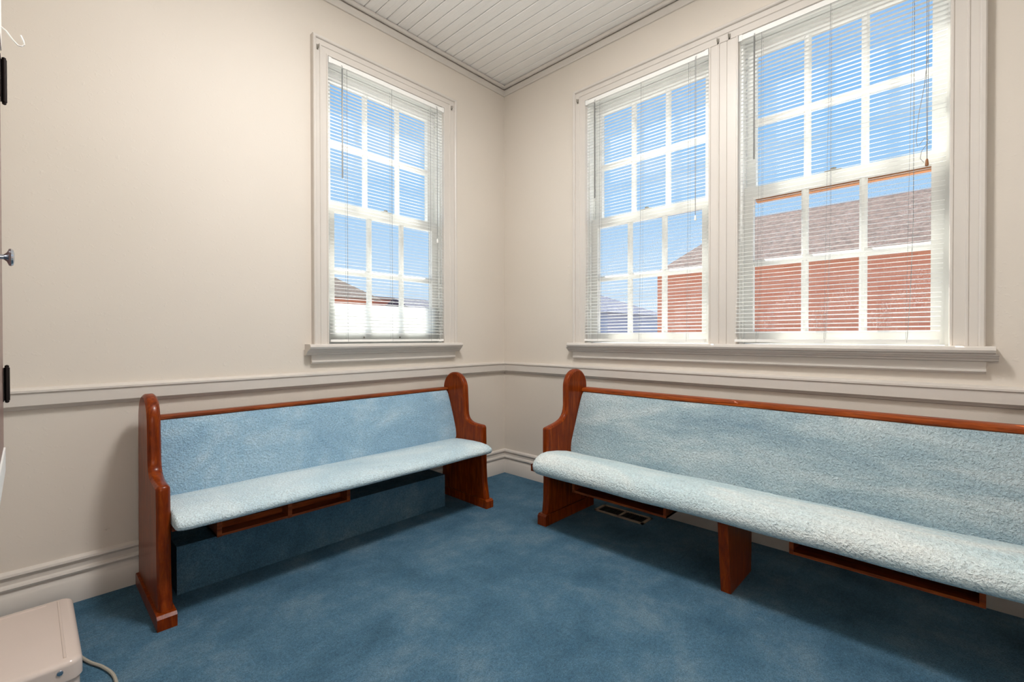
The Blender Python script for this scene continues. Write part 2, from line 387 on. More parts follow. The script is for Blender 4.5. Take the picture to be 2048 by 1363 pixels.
def sash(name, par, w, ac, half, dc, z0, z1, g0, g1, mz, gl, hw=0.360):
    """timber sash: stiles, rails; muntins and panes as children"""
    bm = B(); t = 0.019
    wb(bm, w, ac-half, ac-hw, dc-t, dc+t, z0, z1); wb(bm, w, ac+hw, ac+half, dc-t, dc+t, z0, z1)
    wb(bm, w, ac-hw, ac+hw, dc-t, dc+t, z0, g0); wb(bm, w, ac-hw, ac+hw, dc-t, dc+t, g1, z1)
    s = obj(name, bm, SASH, par, bevel=0.003, seg=1)
    mw = 0.0155; px = 2*hw/3
    for k in (-0.5, 0.5):
        bm = B()
        pr = [(-mw, -0.012), (-mw, 0.004), (-0.006, 0.015), (0.006, 0.015), (mw, 0.004), (mw, -0.012)]
        loft(bm, [[P(w, ac+k*px+i, dc+d, g0) for i, d in pr], [P(w, ac+k*px+i, dc+d, g1) for i, d in pr]])
        obj('muntin', bm, SASH, s)
    bm = B(); pr = [(-0.018, -0.012), (-0.018, 0.004), (-0.006, 0.0155), (0.006, 0.0155), (0.018, 0.004), (0.018, -0.012)]
    loft(bm, [[P(w, ac-hw, dc+d, mz+i) for i, d in pr], [P(w, ac+hw, dc+d, mz+i) for i, d in pr]])
    obj('muntin', bm, SASH, s)
    for lo, hi in ((g0, mz), (mz, g1)):
        me = pane_mesh(w, px-0.002, hi-lo-0.002, gl)
        for k in (-1, 0, 1):
            inst('pane', me, P(w, ac+k*px, dc-0.014, (lo+hi)/2), s)
    return s

def window_unit(n, label, wet):
    w, e0, e1 = OPEN[n]; lo, hi = min(e0, e1), max(e0, e1); ac = (lo+hi)/2; half = (hi-lo)/2
    par = thing('window_%d' % n, P(w, ac, -0.08, STOOL), label, 'window', kind='structure')
    for s, nm in ((-1, lo), (1, hi)):
        obj('jamb', wb(B(), w, nm, nm+s*JT, 0.0, -TH, STOOL-0.03, HEAD+JT), SASH, par)
        obj('stop_bead', wb(B(), w, nm, nm-s*0.012, -0.012, -0.033, STOOL, HEAD), SASH, par, bevel=0.003)
        obj('parting_bead', wb(B(), w, nm, nm-s*0.008, -0.076, -0.084, STOOL, HEAD), SASH, par)
    obj('head_jamb', wb(B(), w, lo, hi, 0.0, -TH, HEAD, HEAD+JT), SASH, par)
    obj('sill', wb(B(), w, lo, hi, 0.0, -TH-0.03, STOOL-0.032, STOOL), SASH, par)
    gl = GLASSW if wet else GLASS
    ls = sash('lower_sash', par, w, ac, half-0.003, -0.055, STOOL+0.002, 1.918, 1.130, 1.857, 1.503, gl)
    us = sash('upper_sash', par, w, ac, half-0.009, -0.105, 1.872, HEAD-0.002, 1.928, 2.660, 2.292, GLASS)
    # sash lock on the meeting rail and a lift tab
    bm = B(); wb(bm, w, ac-0.035, ac+0.035, -0.040, -0.070, 1.918, 1.924); lathe(bm, P(w, ac, -0.055, 1.924), (0, 0, 1), [(0, 0.014), (0.012, 0.012), (0.014, 0.004)], 14)
    obj('sash_lock', bm, GREYM, ls, smooth=True)
    return par, us, ls, ac, half, w

W1 = window_unit(1, 'white six over six sash window alone on its wall', False)
W2 = window_unit(2, 'left sash window of the pair, next to the room corner', True)
W3 = window_unit(3, 'right sash window of the pair, showing the brick building', True)
# bare wood bottom edge of the upper sash in the window with the brick view
obj('bare_wood_edge', wb(B(), 'R', -2.230-0.36, -2.230+0.36, -0.083, -0.121, 1.846, 1.874), BARE, W3[1], bevel=0.002)

t = thing('trim_7', P('L', -1.05, 0, STOOL), 'painted casing, sill and apron round the single window', 'window trim', kind='structure')
obj('side_casing', casing_side('L', -1.577, 1, STOOL, 2.826), TRIM, t, smooth=True)
obj('side_casing', casing_side('L', -0.528, -1, STOOL, 2.826, 0.112/0.092), TRIM, t, smooth=True)
obj('head_casing', casing_head('L', -1.577, -0.528, 1, 2.826, 1, 0.112/0.092), TRIM, t, smooth=True)
sill_set(t, 'L', -1.616, -0.510, -1.586, -0.538)
t2 = thing('trim_8', P('R', -1.73, 0, STOOL), 'painted casing, mullion, long sill and apron round the paired windows', 'window trim', kind='structure')
obj('side_casing', casing_side('R', -0.712, -1, STOOL, 2.826, 0.102/0.092), TRIM, t2, smooth=True)
obj('side_casing', casing_side('R', -2.757, 1, STOOL, 2.826, 0.109/0.092), TRIM, t2, smooth=True)
obj('head_casing', casing_head('R', -0.712, -2.757, -1, 2.826, 0.102/0.092, 0.109/0.092), TRIM, t2, smooth=True)
MUL = [(0, 0), (0, 0.024), (0.003, 0.029), (0.010, 0.029), (0.013, 0.025), (0.050, 0.025), (0.053, 0.030), (0.058, 0.030), (0.061, 0.025), (0.098, 0.025), (0.099, 0.021), (0.102, 0.021), (0.103, 0.025),
       (0.147, 0.025), (0.150, 0.029), (0.157, 0.029), (0.160, 0.024), (0.160, 0)]
obj('mullion_casing', loft(B(), [[P('R', -1.652-i, d, STOOL) for i, d in MUL], [P('R', -1.652-i, d, 2.736) for i, d in MUL]]), TRIM, t2, smooth=True)
sill_set(t2, 'R', -0.690, -2.785, -0.706, -2.760)
# old curtain rod hooks left on the casings
def rod_hook(par, w, a, z, d=0.026):
    bm = B(); wb(bm, w, a-0.005, a+0.005, d-0.003, d+0.003, z-0.012, z+0.018)
    tube(bm, [P(w, a, d+0.002, z-0.006), P(w, a, d+0.014, z-0.008), P(w, a, d+0.02, z+0.002), P(w, a, d+0.018, z+0.012)], 0.0025, 6)
    obj('rod_hook', bm, GREYM, par)
for a in (-1.548, -0.575): rod_hook(t, 'L', a, 2.755)
for a in (-0.752, -1.705, -1.765, -2.70): rod_hook(t2, 'R', a, 2.748)

# ------------------------------------------------------------------ venetian blinds
def slat_mesh(w, length):
    bm = B(); ring = []
    hwid = 0.0125; n = 5
    top = []; bot = []
    tl = math.radians(13)
    for k in range(n+1):
        s = -1 + 2*k/n; d = hwid*s; z = 0.0012*(1-s*s)
        dd = d*math.cos(tl) + z*math.sin(tl); zz = z*math.cos(tl) - d*math.sin(tl)
        top.append((dd, zz+0.0003)); bot.append((dd, zz-0.0003))
    ring = top + bot[::-1]
    loft(bm, [[P(w, -length/2, d, z) for d, z in ring], [P(w, length/2, d, z) for d, z in ring]])
    bmesh.ops.recalc_face_normals(bm, faces=bm.faces[:])
    me = bpy.data.meshes.new('slat'); bm.to_mesh(me); bm.free(); me.materials.append(SLAT)
    me.polygons.foreach_set('use_smooth', [True]*len(me.polygons)); me.set_sharp_from_angle(angle=math.radians(40))
    return me
def blind(w, ac, half, label, dirn, foot_d, foot_shift, cord_z, tangle):
    """dirn: +1 when the window's left-hand side (seen from the room) is at lower a"""
    L = 2*half - 0.016; D = 0.012
    par = thing('venetian_blind', P(w, ac, D, STOOL), label, 'blind', 'mini blinds in the windows')
    obj('headrail', wb(B(), w, ac-L/2-0.004, ac+L/2+0.004, D-0.013, D+0.013, HEAD-0.030, HEAD-0.003), BLINDW, par, bevel=0.002)
    for s in (-1, 1):
        a = ac+s*(L/2+0.001)
        bm = B(); wb(bm, w, a-0.012, a+0.008 if s > 0 else a+0.012, D+0.0135, D+0.0155, HEAD-0.034, HEAD-0.001)
        wb(bm, w, a+s*0.006, a+s*0.0085, D-0.013, D+0.0155, HEAD-0.034, HEAD-0.001)
        obj('bracket', bm, BLINDW, par)
    me = slat_mesh(w, L)
    z_top, z_bot, pitch = HEAD-0.045, STOOL+0.042, 0.0206
    n = int((z_top-z_bot)/pitch)
    for i in range(n+1):
        z = z_top - i*pitch; f = (i/n)**3
        o = inst('slat', me, P(w, ac+random.uniform(-0.0012, 0.0012)+foot_shift*f, D+(foot_d-D)*f, z), par)
        ry = random.gauss(0, 0.0006); rt = random.gauss(0, 0.02)
        o.rotation_euler = (rt, ry, 0) if w == 'L' else (ry, rt, 0)
    zr = STOOL+0.012
    obj('bottom_rail', wb(B(), w, ac-L/2+foot_shift, ac+L/2+foot_shift, foot_d-0.013, foot_d+0.013, zr, zr+0.014), BLINDW, par, bevel=0.004)
    for k in (-0.37, 0.0, 0.37):
        bm = B()
        for dd in (-0.0135, 0.0135):
            tube(bm, [P(w, ac+k*L, D+dd, HEAD-0.03), P(w, ac+k*L, D+dd, 1.6), P(w, ac+k*L+foot_shift*0.5, (D+foot_d)/2+dd, 1.25), P(w, ac+k*L+foot_shift, foot_d+dd, zr)], 0.0006, 4)
        tube(bm, [P(w, ac+k*L+0.004, D, HEAD-0.03), P(w, ac+k*L+0.004+foot_shift, foot_d, zr)], 0.0006, 4)
        obj('ladder_cord', bm, CORD, par)
    aw = ac - dirn*(L/2-0.073)
    bm = B(); tube(bm, [P(w, aw, D+0.014, HEAD-0.022), P(w, aw, D+0.024, HEAD-0.030), P(w, aw, D+0.024, HEAD-0.05)], 0.0014, 6)
    tube(bm, [P(w, aw, D+0.023, HEAD-0.045), P(w, aw, D+0.022, 2.045)], 0.0042, 6)
    obj('tilt_wand', bm, WAND, par)
    acd = ac + dirn*(L/2-0.060)
    bm = B()
    tube(bm, [P(w, acd, D+0.014, HEAD-0.012), P(w, acd, D+0.022, HEAD-0.03), P(w, acd, D+0.022, 2.2), P(w, acd+0.002, D+0.021, cord_z)], 0.0011, 5)
    tube(bm, [P(w, acd+0.006, D+0.014, HEAD-0.012), P(w, acd+0.005, D+0.022, HEAD-0.03), P(w, acd+0.006, D+0.022, 2.25), P(w, acd+0.003, D+0.022, cord_z)], 0.0011, 5)
    if tangle:
        tube(bm, [P(w, acd-dirn*x, D+0.023, z) for x, z in ((0.002, 2.30), (0.012, 2.18), (0.030, 2.06), (0.038, 1.96), (0.034, 1.925), (0.026, 1.93), (0.010, 1.955), (0.0, 1.945), (-0.008, 1.93), (0.004, 1.925), (0.020, 1.90), (0.024, 1.87), (0.012, 1.85))], 0.0011, 5)
    obj('lift_cord', bm, CORD, par)
    bm = B(); lathe(bm, P(w, acd+0.0025, D+0.0215, cord_z), (0, 0, -1), [(-0.004, 0.002), (0.0, 0.0045), (0.018, 0.0065), (0.026, 0.006), (0.028, 0.002)], 10)
    obj('tassel', bm, BROWN if tangle else BLINDW, par, smooth=True)
    return par
blind('L', W1[3], W1[4], 'white mini blind in the single window, its foot against a white board', 1, 0.016, 0.0, 1.79, False)
blind('R', W2[3], W2[4], 'white mini blind in the left window of the pair', -1, 0.030, 0.004, 1.80, False)
blind('R', W3[3], W3[4], 'white mini blind in the right window of the pair, cord tangled with a brown tassel', -1, 0.034, 0.018, 1.86, True)

# white board standing on the sill behind the blind of the single window
bb = thing('white_board', P('L', -1.062, -0.022, STOOL), 'white board standing on the sill behind the single window blind', 'board')
obj('panel', wb(B(), 'L', -1.462, -0.662, -0.018, -0.030, STOOL, 1.305), PLASTIC, bb, bevel=0.002)
bm = B()
for a in (-1.24, -0.98): lathe(bm, P('L', a, -0.018, 1.10), P('L', 0, 1, 0), [(0, 0.006), (0.003, 0.005), (0.004, 0.002)], 10)
obj('screw', bm, GREYM, bb)

# ------------------------------------------------------------------ pews
def arc(cx, cz, r, a0, a1, n):
    return [(cx+r*math.cos(math.radians(a0+(a1-a0)*i/n)), cz+r*math.sin(math.radians(a0+(a1-a0)*i/n))) for i in range(n+1)]
def bez(p0, p1, p2, p3, n):
    out = []
    for i in range(n+1):
        t = i/n; s = 1-t
        out.append(tuple(s**3*a + 3*s*s*t*b + 3*s*t*t*c + t**3*d for a, b, c, d in zip(p0, p1, p2, p3)))
    return out
def inset(poly, k):
    n = len(poly); out = []
    area = sum(poly[i][0]*poly[(i+1) % n][1]-poly[(i+1) % n][0]*poly[i][1] for i in range(n))
    sg = 1 if area > 0 else -1
    for i in range(n):
        a, b, c = Vector(poly[i-1]), Vector(poly[i]), Vector(poly[(i+1) % n])
        e1 = (b-a).normalized(); e2 = (c-b).normalized()
        n1 = Vector((-e1.y, e1.x))*sg; n2 = Vector((-e2.y, e2.x))*sg
        m = (n1+n2); m = m/max(0.4, m.length_squared/2) if m.length > 1e-6 else n1
        out.append((b.x+m.x*k, b.y+m.y*k))
    return out
def pew_end(par, w, prof, a0, a1, foot, foot_a0, foot_a1, foot_h, mat):
    s = 1 if a1 > a0 else -1
    lay = [(0.011, 0), (0.0075, 0.0035), (0.0055, 0.0042), (0.0015, 0.0085), (0.0, 0.012)]
    loops = [(k, a0+s*t) for k, t in lay] + [(k, a1-s*t) for k, t in lay[::-1]]
    bm = B(); loft(bm, [[P(w, a, d, z) for d, z in inset(prof, k)] for k, a in loops])
    e = obj('end_panel', bm, mat, par, smooth=30)
    bm = B(); f0, f1 = foot
    pr = [(f0, 0), (f1, 0), (f1, foot_h-0.006), (f1-0.012, foot_h+0.004), (f0+0.012, foot_h+0.004), (f0, foot_h-0.006)]
    loft(bm, [[P(w, foot_a0, d, z) for d, z in pr], [P(w, foot_a1, d, z) for d, z in pr]])
    obj('foot', bm, mat, e, bevel=0.004)
def cushion(bm, w, prof, a0, a1, rnd, segs=1, wav=0.0):
    """soft pad: profile (d,z) swept along the pew, rounded in at both ends"""
    s = 1 if a1 > a0 else -1
    cd = sum(p[0] for p in prof)/len(prof); cz = sum(p[1] for p in prof)/len(prof)
    st = [(0, 0.80), (rnd*0.12, 0.90), (rnd*0.4, 0.965), (rnd, 1.0)]
    stations = [(a0+s*t, k) for t, k in st] + [(a0+s*rnd+(a1-a0-2*s*rnd)*(i+1)/(segs+1), 1.0) for i in range(segs)] + [(a1-s*t, k) for t, k in st[::-1]]
    loops = []
    for a, k in stations:
        h = wav*math.sin(a*9.1)*math.sin(a*3.3+1)
        loops.append([P(w, a, cd+(d-cd)*(1-(1-k)*0.35), cz+(z+h-cz)*k) for d, z in prof])
    return loft(bm, loops)

# --- shorter pew under the single window
prof_l = ([(0.035, 0.045), (0.490, 0.045), (0.484, 0.085), (0.470, 0.16), (0.464, 0.25), (0.462, 0.40), (0.460, 0.495)] + arc(0.440, 0.508, 0.020, 0, 90, 5) +
          bez((0.400, 0.530), (0.330, 0.532), (0.292, 0.545), (0.288, 0.600), 8) + [(0.284, 0.68)] + arc(0.166, 0.746, 0.114, 0, 180, 20) + [(0.048, 0.60), (0.040, 0.30)])
pl = thing('church_pew', P('L', -1.50, 0.27, 0), 'shorter wooden pew with sky blue plush under the single window', 'pew', 'upholstered wooden pews')
pew_end(pl, 'L', prof_l, -2.366, -2.320, (0.024, 0.519), -2.375, -2.312, 0.050, WOOD_V)
pew_end(pl, 'L', prof_l, -0.674, -0.628, (0.024, 0.508), -0.682, -0.622, 0.050, WOOD_V)
SL = [(0.185, 0.372), (0.180, 0.400), (0.205, 0.414), (0.28, 0.420), (0.38, 0.424), (0.46, 0.424), (0.515, 0.418), (0.545, 0.408), (0.562, 0.395), (0.566, 0.381), (0.556, 0.368), (0.535, 0.362), (0.45, 0.362), (0.30, 0.366)]
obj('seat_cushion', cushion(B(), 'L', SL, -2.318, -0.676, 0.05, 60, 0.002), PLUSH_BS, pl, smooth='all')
obj('seat_board', wb(B(), 'L', -2.319, -0.675, 0.10, 0.470, 0.346, 0.366), WOOD_D, pl, bevel=0.003)
BL = [(0.188, 0.395), (0.202, 0.41), (0.197, 0.45), (0.170, 0.55), (0.140, 0.65), (0.116, 0.715), (0.106, 0.731), (0.096, 0.733), (0.080, 0.72), (0.150, 0.395)]
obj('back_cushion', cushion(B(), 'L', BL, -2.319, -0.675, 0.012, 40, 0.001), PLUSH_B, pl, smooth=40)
bm = B(); bp = [(0.148, 0.36), (0.060, 0.735), (0.078, 0.737), (0.166, 0.36)]
loft(bm, [[P('L', a, d, z) for d, z in bp] for a in (-2.3195, -0.6745)]); obj('back_board', bm, WOOD_X, pl)
bm = B(); rp = [(0.050, 0.731), (0.048, 0.745), (0.058, 0.752), (0.098, 0.752), (0.109, 0.746), (0.110, 0.737), (0.104, 0.731)]
loft(bm, [[P('L', a, d, z) for d, z in rp] for a in (-2.320, -0.674)]); obj('top_rail', bm, WOOD_X, pl, smooth=True)
# book rack of the shorter pew
rk = thing('book_rack', P('L', -1.862, 0.33, 0.262), 'x', 'rack'); del rk['label'], rk['category']
rk.parent = pl; rk.location = Vector(P('L', -1.862, 0.33, 0.262)) - wbase(pl)
RA0, RA1, RZ0, RZ1, RF, RBk = -2.158, -1.566, 0.262, 0.345, 0.432, 0.200
obj('rack_floor', wb(B(), 'L', RA0, RA1, RBk, RF-0.004, RZ0, RZ0+0.010), WOOD_X, rk, bevel=0.001)
for a in (RA0, -1.872, RA1-0.018):
    obj('rack_divider', wb(B(), 'L', a, a+0.018, RBk, RF, RZ0, RZ1), WOOD_X, rk, bevel=0.001)
obj('rack_slat', wb(B(), 'L', RA0, RA1, RF-0.085, RF-0.073, RZ0+0.010, RZ0+0.034), WOOD_X, rk, bevel=0.001)
obj('rack_slat', wb(B(), 'L', RA0, RA1, RF-0.170, RF-0.158, RZ0+0.010, RZ0+0.062), WOOD_X, rk, bevel=0.001)

# --- longer pew under the pair of windows
prof_r = ([(0.150, 0.055), (0.614, 0.055), (0.611, 0.085), (0.604, 0.14), (0.601, 0.26), (0.606, 0.40), (0.606, 0.548)] + arc(0.594, 0.556, 0.012, 0, 90, 4) +
          bez((0.540, 0.578), (0.455, 0.592), (0.418, 0.612), (0.412, 0.680), 8) + [(0.412, 0.735)] + arc(0.306, 0.793, 0.106, 0, 180, 20) + [(0.196, 0.70), (0.160, 0.30)])
pr_ = thing('church_pew', P('R', -1.96, 0.40, 0), 'longer wooden pew with worn grey teal plush under the pair of windows', 'pew', 'upholstered wooden pews')
pew_end(pr_, 'R', prof_r, -0.904, -0.949, (0.137, 0.634), -0.896, -0.957, 0.060, WOOD_V)
pew_end(pr_, 'R', prof_r, -3.016, -2.971, (0.137, 0.634), -3.024, -2.963, 0.060, WOOD_V)
SR = [(0.360, 0.350), (0.356, 0.376), (0.385, 0.392), (0.45, 0.412), (0.54, 0.430), (0.62, 0.440), (0.675, 0.438), (0.715, 0.425), (0.742, 0.402), (0.754, 0.374), (0.750, 0.349), (0.733, 0.332), (0.70, 0.326), (0.55, 0.336)]
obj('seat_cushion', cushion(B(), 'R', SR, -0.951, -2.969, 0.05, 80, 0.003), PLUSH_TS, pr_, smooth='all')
bm = B(); wb(bm, 'R', -0.950, -2.970, 0.20, 0.640, 0.314, 0.340); wb(bm, 'R', -0.936, -0.985, 0.705, 0.740, 0.345, 0.383)
obj('seat_board', bm, WOOD_D, pr_, bevel=0.005)
BR = [(0.372, 0.365), (0.384, 0.385), (0.376, 0.43), (0.340, 0.54), (0.300, 0.66), (0.270, 0.735), (0.258, 0.751), (0.246, 0.753), (0.230, 0.74), (0.330, 0.365)]
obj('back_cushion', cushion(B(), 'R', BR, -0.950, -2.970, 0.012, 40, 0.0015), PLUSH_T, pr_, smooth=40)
bm = B(); bp = [(0.330, 0.33), (0.205, 0.755), (0.225, 0.757), (0.350, 0.33)]
loft(bm, [[P('R', a, d, z) for d, z in bp] for a in (-0.9495, -2.9705)]); obj('back_board', bm, WOOD_Y, pr_)
bm = B(); rp = [(0.188, 0.750), (0.186, 0.770), (0.198, 0.779), (0.244, 0.778), (0.260, 0.770), (0.262, 0.757), (0.254, 0.750)]
loft(bm, [[P('R', a, d, z) for d, z in rp] for a in (-0.949, -2.971)]); obj('top_rail', bm, WOOD_Y, pr_, smooth=True)
bm = B()
loft(bm, [[P('R', a, d, 0.0) for a, d in ((-1.938, 0.36), (-1.938, 0.634), (-1.980, 0.634), (-1.980, 0.36))],
          [P('R', a, d, 0.316) for a, d in ((-1.938, 0.35), (-1.938, 0.676), (-1.980, 0.676), (-1.980, 0.35))]])
obj('middle_leg', bm, WOOD_V, pr_, bevel=0.003)
for a0, a1 in ((-1.062, -1.636), (-2.172, -2.745)):
    rk = bpy.data.objects.new('book_rack', None); COL.objects.link(rk); rk.parent = pr_
    loc = Vector(P('R', (a0+a1)/2, 0.40, 0.20)); rk.location = loc - wbase(pr_); rk.empty_display_size = 0.05; BASE[rk.name] = loc
    obj('rack_floor', wb(B(), 'R', a0, a1, 0.24, 0.518, 0.199, 0.211), WOOD_Y, rk, bevel=0.001)
    for a in (a0, a1+0.016):
        obj('rack_divider', wb(B(), 'R', a, a-0.016, 0.24, 0.520, 0.199, 0.313), WOOD_Y, rk, bevel=0.001)
    obj('rack_back', wb(B(), 'R', a0, a1, 0.24, 0.250, 0.211, 0.313), WOOD_Y, rk)

# ------------------------------------------------------------------ low things
bxk = thing('carpeted_box', P('L', -1.55, 0.15, 0), 'long low box covered in blue carpet beneath the shorter pew', 'carpeted box')
obj('carpet_cover', wb(B(), 'L', -2.268, -0.828, 0.025, 0.268, 0.0, 0.206), CARPET, bxk, bevel=0.006)

vt = thing('floor_register', P('R', -1.18, 0.16, 0), 'brown metal floor vent register under the longer pew', 'floor vent')
bm = B(); A0, A1, D0, D1 = -1.015, -1.352, 0.100, 0.222
for a, b, c, d in ((A0, A1, D0, D0+0.016), (A0, A1, D1-0.016, D1), (A0, A0-0.016, D0, D1), (A1+0.016, A1, D0, D1), ((A0+A1)/2+0.006, (A0+A1)/2-0.006, D0, D1)):
    wb(bm, 'R', a, b, c, d, 0.0, 0.007)
obj('frame', bm, VENTM, vt)
bm = B()
for i in range(26):
    a = A0-0.022-i*0.0116
    if abs(a-(A0+A1)/2) > 0.009: wb(bm, 'R', a, a-0.004, D0+0.016, D1-0.016, 0.001, 0.005)
o = obj('louvres', bm, METAL, vt); o['kind'] = 'stuff'
obj('duct_shade_sheet', wb(B(), 'R', A0-0.01, A1+0.01, D0+0.01, D1-0.01, 0.0003, 0.0009), DARK, vt)  # flat near-black sheet: the shade of the vent opening put into its colour

# taupe metal box at the lower left corner
mb = thing('metal_box', (-2.77, -0.46, 0), 'taupe enamelled metal box with rounded lid corners near the wall', 'metal box')
def rbox(bm, x0, x1, y0, y1, z0, z1, r, top_r=0.0, n=7):
    def ring(k, z):
        rr = max(0.002, r-k); pts = []
        for cx, cy, a in ((x1-r, y1-r, 0), (x0+r, y1-r, 90), (x0+r, y0+r, 180), (x1-r, y0+r, 270)):
            for i in range(n+1):
                t = math.radians(a+90*i/n); pts.append((cx+rr*math.cos(t), cy+rr*math.sin(t), z))
        return pts
    lv = [ring(0, z0)]
    for i in range(5):
        t = math.pi/2*i/4
        lv.append(ring(top_r*(1-math.cos(t)), z1-top_r+top_r*math.sin(t)))
    return loft(bm, lv)
obj('body', rbox(B(), -2.944, -2.594, -0.704, -0.216, 0.0, 0.058, 0.030), TAUPE, mb, smooth=True)
lid = obj('lid', rbox(B(), -2.950, -2.588, -0.710, -0.210, 0.054, 0.112, 0.034, 0.016), TAUPE, mb, smooth=True)
bm = B(); tube(bm, [(-2.628, -0.68, 0.1115), (-2.628, -0.24, 0.1115)], [0.004, 0.004], 8)
tube(bm, [(-2.93, -0.245, 0.1115), (-2.66, -0.245, 0.1115)], [0.003, 0.003], 8)
obj('lid_rib', bm, TAUPE, lid, smooth=True)
bm = B(); lathe(bm, (-2.640, -0.7095, 0.086), (0, -1, 0), [(0, 0.008), (0.003, 0.007), (0.004, 0.003)], 12); obj('screw', bm, CHROME, lid, smooth=True)
cb = [(-2.582, -0.50, 0.006), (-2.562, -0.56, 0.006), (-2.535, -0.62, 0.006), (-2.515, -0.70, 0.006), (-2.52, -0.80, 0.006), (-2.56, -0.90, 0.006), (-2.62, -0.98, 0.006)]
cbs = []
for i in range(len(cb)-1):
    p0, p1, p2, p3 = [Vector(cb[max(0, min(len(cb)-1, i+k))]) for k in (-1, 0, 1, 2)]
    for j in range(5):
        s = j/5; cbs.append(0.5*((2*p1)+(p2-p0)*s+(2*p0-5*p1+4*p2-p3)*s*s+(3*p1-p0-3*p2+p3)*s**3))
tag(obj('cable', tube(B(), cbs + [cb[-1]], 0.005, 8), CABLE, smooth=True), 'thin beige cable curling on the carpet beside the metal box', 'cable')

# ------------------------------------------------------------------ wall cabinet seen edge-on at the left
cbn = thing('wall_cabinet', (-2.88, -1.15, 0.755), 'white wall cabinet with a brown door, seen edge-on at the left border', 'cabinet')
XF = -2.7425
bm = B(); bx(bm, (XW, -1.50, 0.757), (XF-0.020, -0.874, 2.15))
obj('body', bm, SASH, cbn)
bm = B(); bx(bm, (XF-0.020, -1.50, 1.842), (XF, -0.874, 2.15)); bx(bm, (XF-0.020, -1.50, 0.757), (XF, -0.874, 0.815))
obj('face_frame', bm, SASH, cbn, bevel=0.002)
dr = obj('door', bx(B(), (XF-0.0195, -1.48, 0.817), (XF-0.003, -0.878, 1.840)), DOORW, cbn, bevel=0.003)
for z0, z1 in ((1.712, 1.822), (0.936, 1.022)):
    bm = B(); lathe(bm, (XF+0.0035, -0.868, z0), (0, 0, 1), [(-0.006, 0.002), (-0.004, 0.0042), (0, 0.0042), (0.0005, 0.0055), (z1-z0, 0.0055), (z1-z0+0.0005, 0.0042), (z1-z0+0.005, 0.0042), (z1-z0+0.007, 0.0015)], 14)
    bx(bm, (XF-0.0035, -0.905, z0), (XF-0.0015, -0.868, z1))
    obj('hinge', bm, METAL, dr, smooth=True)
bm = B(); lathe(bm, (XF-0.003, -1.315, 1.258), (1, 0, 0), [(0, 0.010), (0.002, 0.009), (0.004, 0.005), (0.013, 0.005), (0.017, 0.009), (0.020, 0.0165), (0.023, 0.0172), (0.026, 0.0150), (0.0275, 0.008)], 24)
obj('knob', bm, CHROME, dr, smooth=True)
hk = tag(obj('coat_hook', tube(B(), [(XF-0.0005, -0.90, 1.892), (XF+0.008, -0.90, 1.886), (XF+0.020, -0.90, 1.868), (XF+0.029, -0.90, 1.858), (XF+0.036, -0.90, 1.858), (XF+0.0405, -0.90, 1.864), (XF+0.039, -0.90, 1.874), (XF+0.034, -0.90, 1.886)], 0.0018, 8), WIREW, smooth=True),
         'white wire hook on the cabinet top at the left border', 'hook')

# ------------------------------------------------------------------ ceiling lamp over the middle of the room, above the picture
def bulb_light(par, loc, r, watts):
    ld = bpy.data.lights.new('bulb_light', 'POINT'); ld.energy = watts; ld.shadow_soft_size = r; ld.color = LIGHT_COL
    o = bpy.data.objects.new('bulb_light', ld); COL.objects.link(o); o.parent = par; o.location = Vector(loc) - wbase(par)
LX, LY, LZ = -1.60, -1.64, 2.68
lm = thing('ceiling_lamp', (LX, LY, ZC), 'round ceiling lamp with a lit disc and a hanging bulb', 'ceiling lamp')
bm = B(); lathe(bm, (LX, LY, ZC), (0, 0, -1), [(0, 0.24), (0.024, 0.24), (0.030, 0.22)], 32); obj('canopy', bm, BLINDW, lm, smooth=True)
bm = B(); lathe(bm, (LX, LY, ZC-0.030), (0, 0, -1), [(0, 0.21), (0.004, 0.208)], 32); obj('lit_disc', bm, LAMPG, lm, smooth=True)
ld = bpy.data.lights.new('disc_light', 'AREA'); ld.shape = 'DISK'; ld.size = 0.40; ld.energy = DISK_WATTS; ld.color = LIGHT_COL
o = bpy.data.objects.new('disc_light', ld); COL.objects.link(o); o.parent = lm; o.location = (0, 0, -0.037)
bm = B(); lathe(bm, (LX, LY, ZC-0.03), (0, 0, -1), [(0, 0.006), (ZC-0.03-LZ-0.06, 0.006), (ZC-0.03-LZ-0.058, 0.018), (ZC-0.03-LZ-0.026, 0.018)], 14); obj('stem', bm, CHROME, lm, smooth=True)
bm = B(); lathe(bm, (LX, LY, LZ), (0, 0, -1), [(-0.03*math.cos(math.pi*k/10), 0.001+0.03*math.sin(math.pi*k/10)) for k in range(11)], 16); obj('bulb', bm, LAMPG, lm, smooth='all')
bulb_light(lm, (LX, LY, LZ), 0.15, BULB_WATTS)

FX, FY, FZ = -2.70, -4.10, 1.40
fl = thing('fill_lamp', (FX, FY, 0), 'added fill lamp on a slim pole, unseen behind the viewer', 'fill lamp')  # added fill light, out of view, to brighten the sashes and slats
bm = B(); lathe(bm, (FX, FY, 0), (0, 0, 1), [(0, 0.14), (0.012, 0.14), (0.022, 0.12), (0.030, 0.02)], 28); obj('base', bm, METAL, fl, smooth=True)
bm = B(); lathe(bm, (FX, FY, 0.02), (0, 0, 1), [(0, 0.010), (FZ-0.09, 0.010), (FZ-0.085, 0.02), (FZ-0.05, 0.02)], 16); obj('pole', bm, METAL, fl, smooth=True)
bm = B(); lathe(bm, (FX, FY, FZ), (0, 0, 1), [(-0.03*math.cos(math.pi*k/10), 0.001+0.03*math.sin(math.pi*k/10)) for k in range(11)], 16); obj('bulb', bm, LAMPG, fl, smooth='all')
bulb_light(fl, (FX, FY, FZ), 0.14, FILL_LAMP_WATTS)

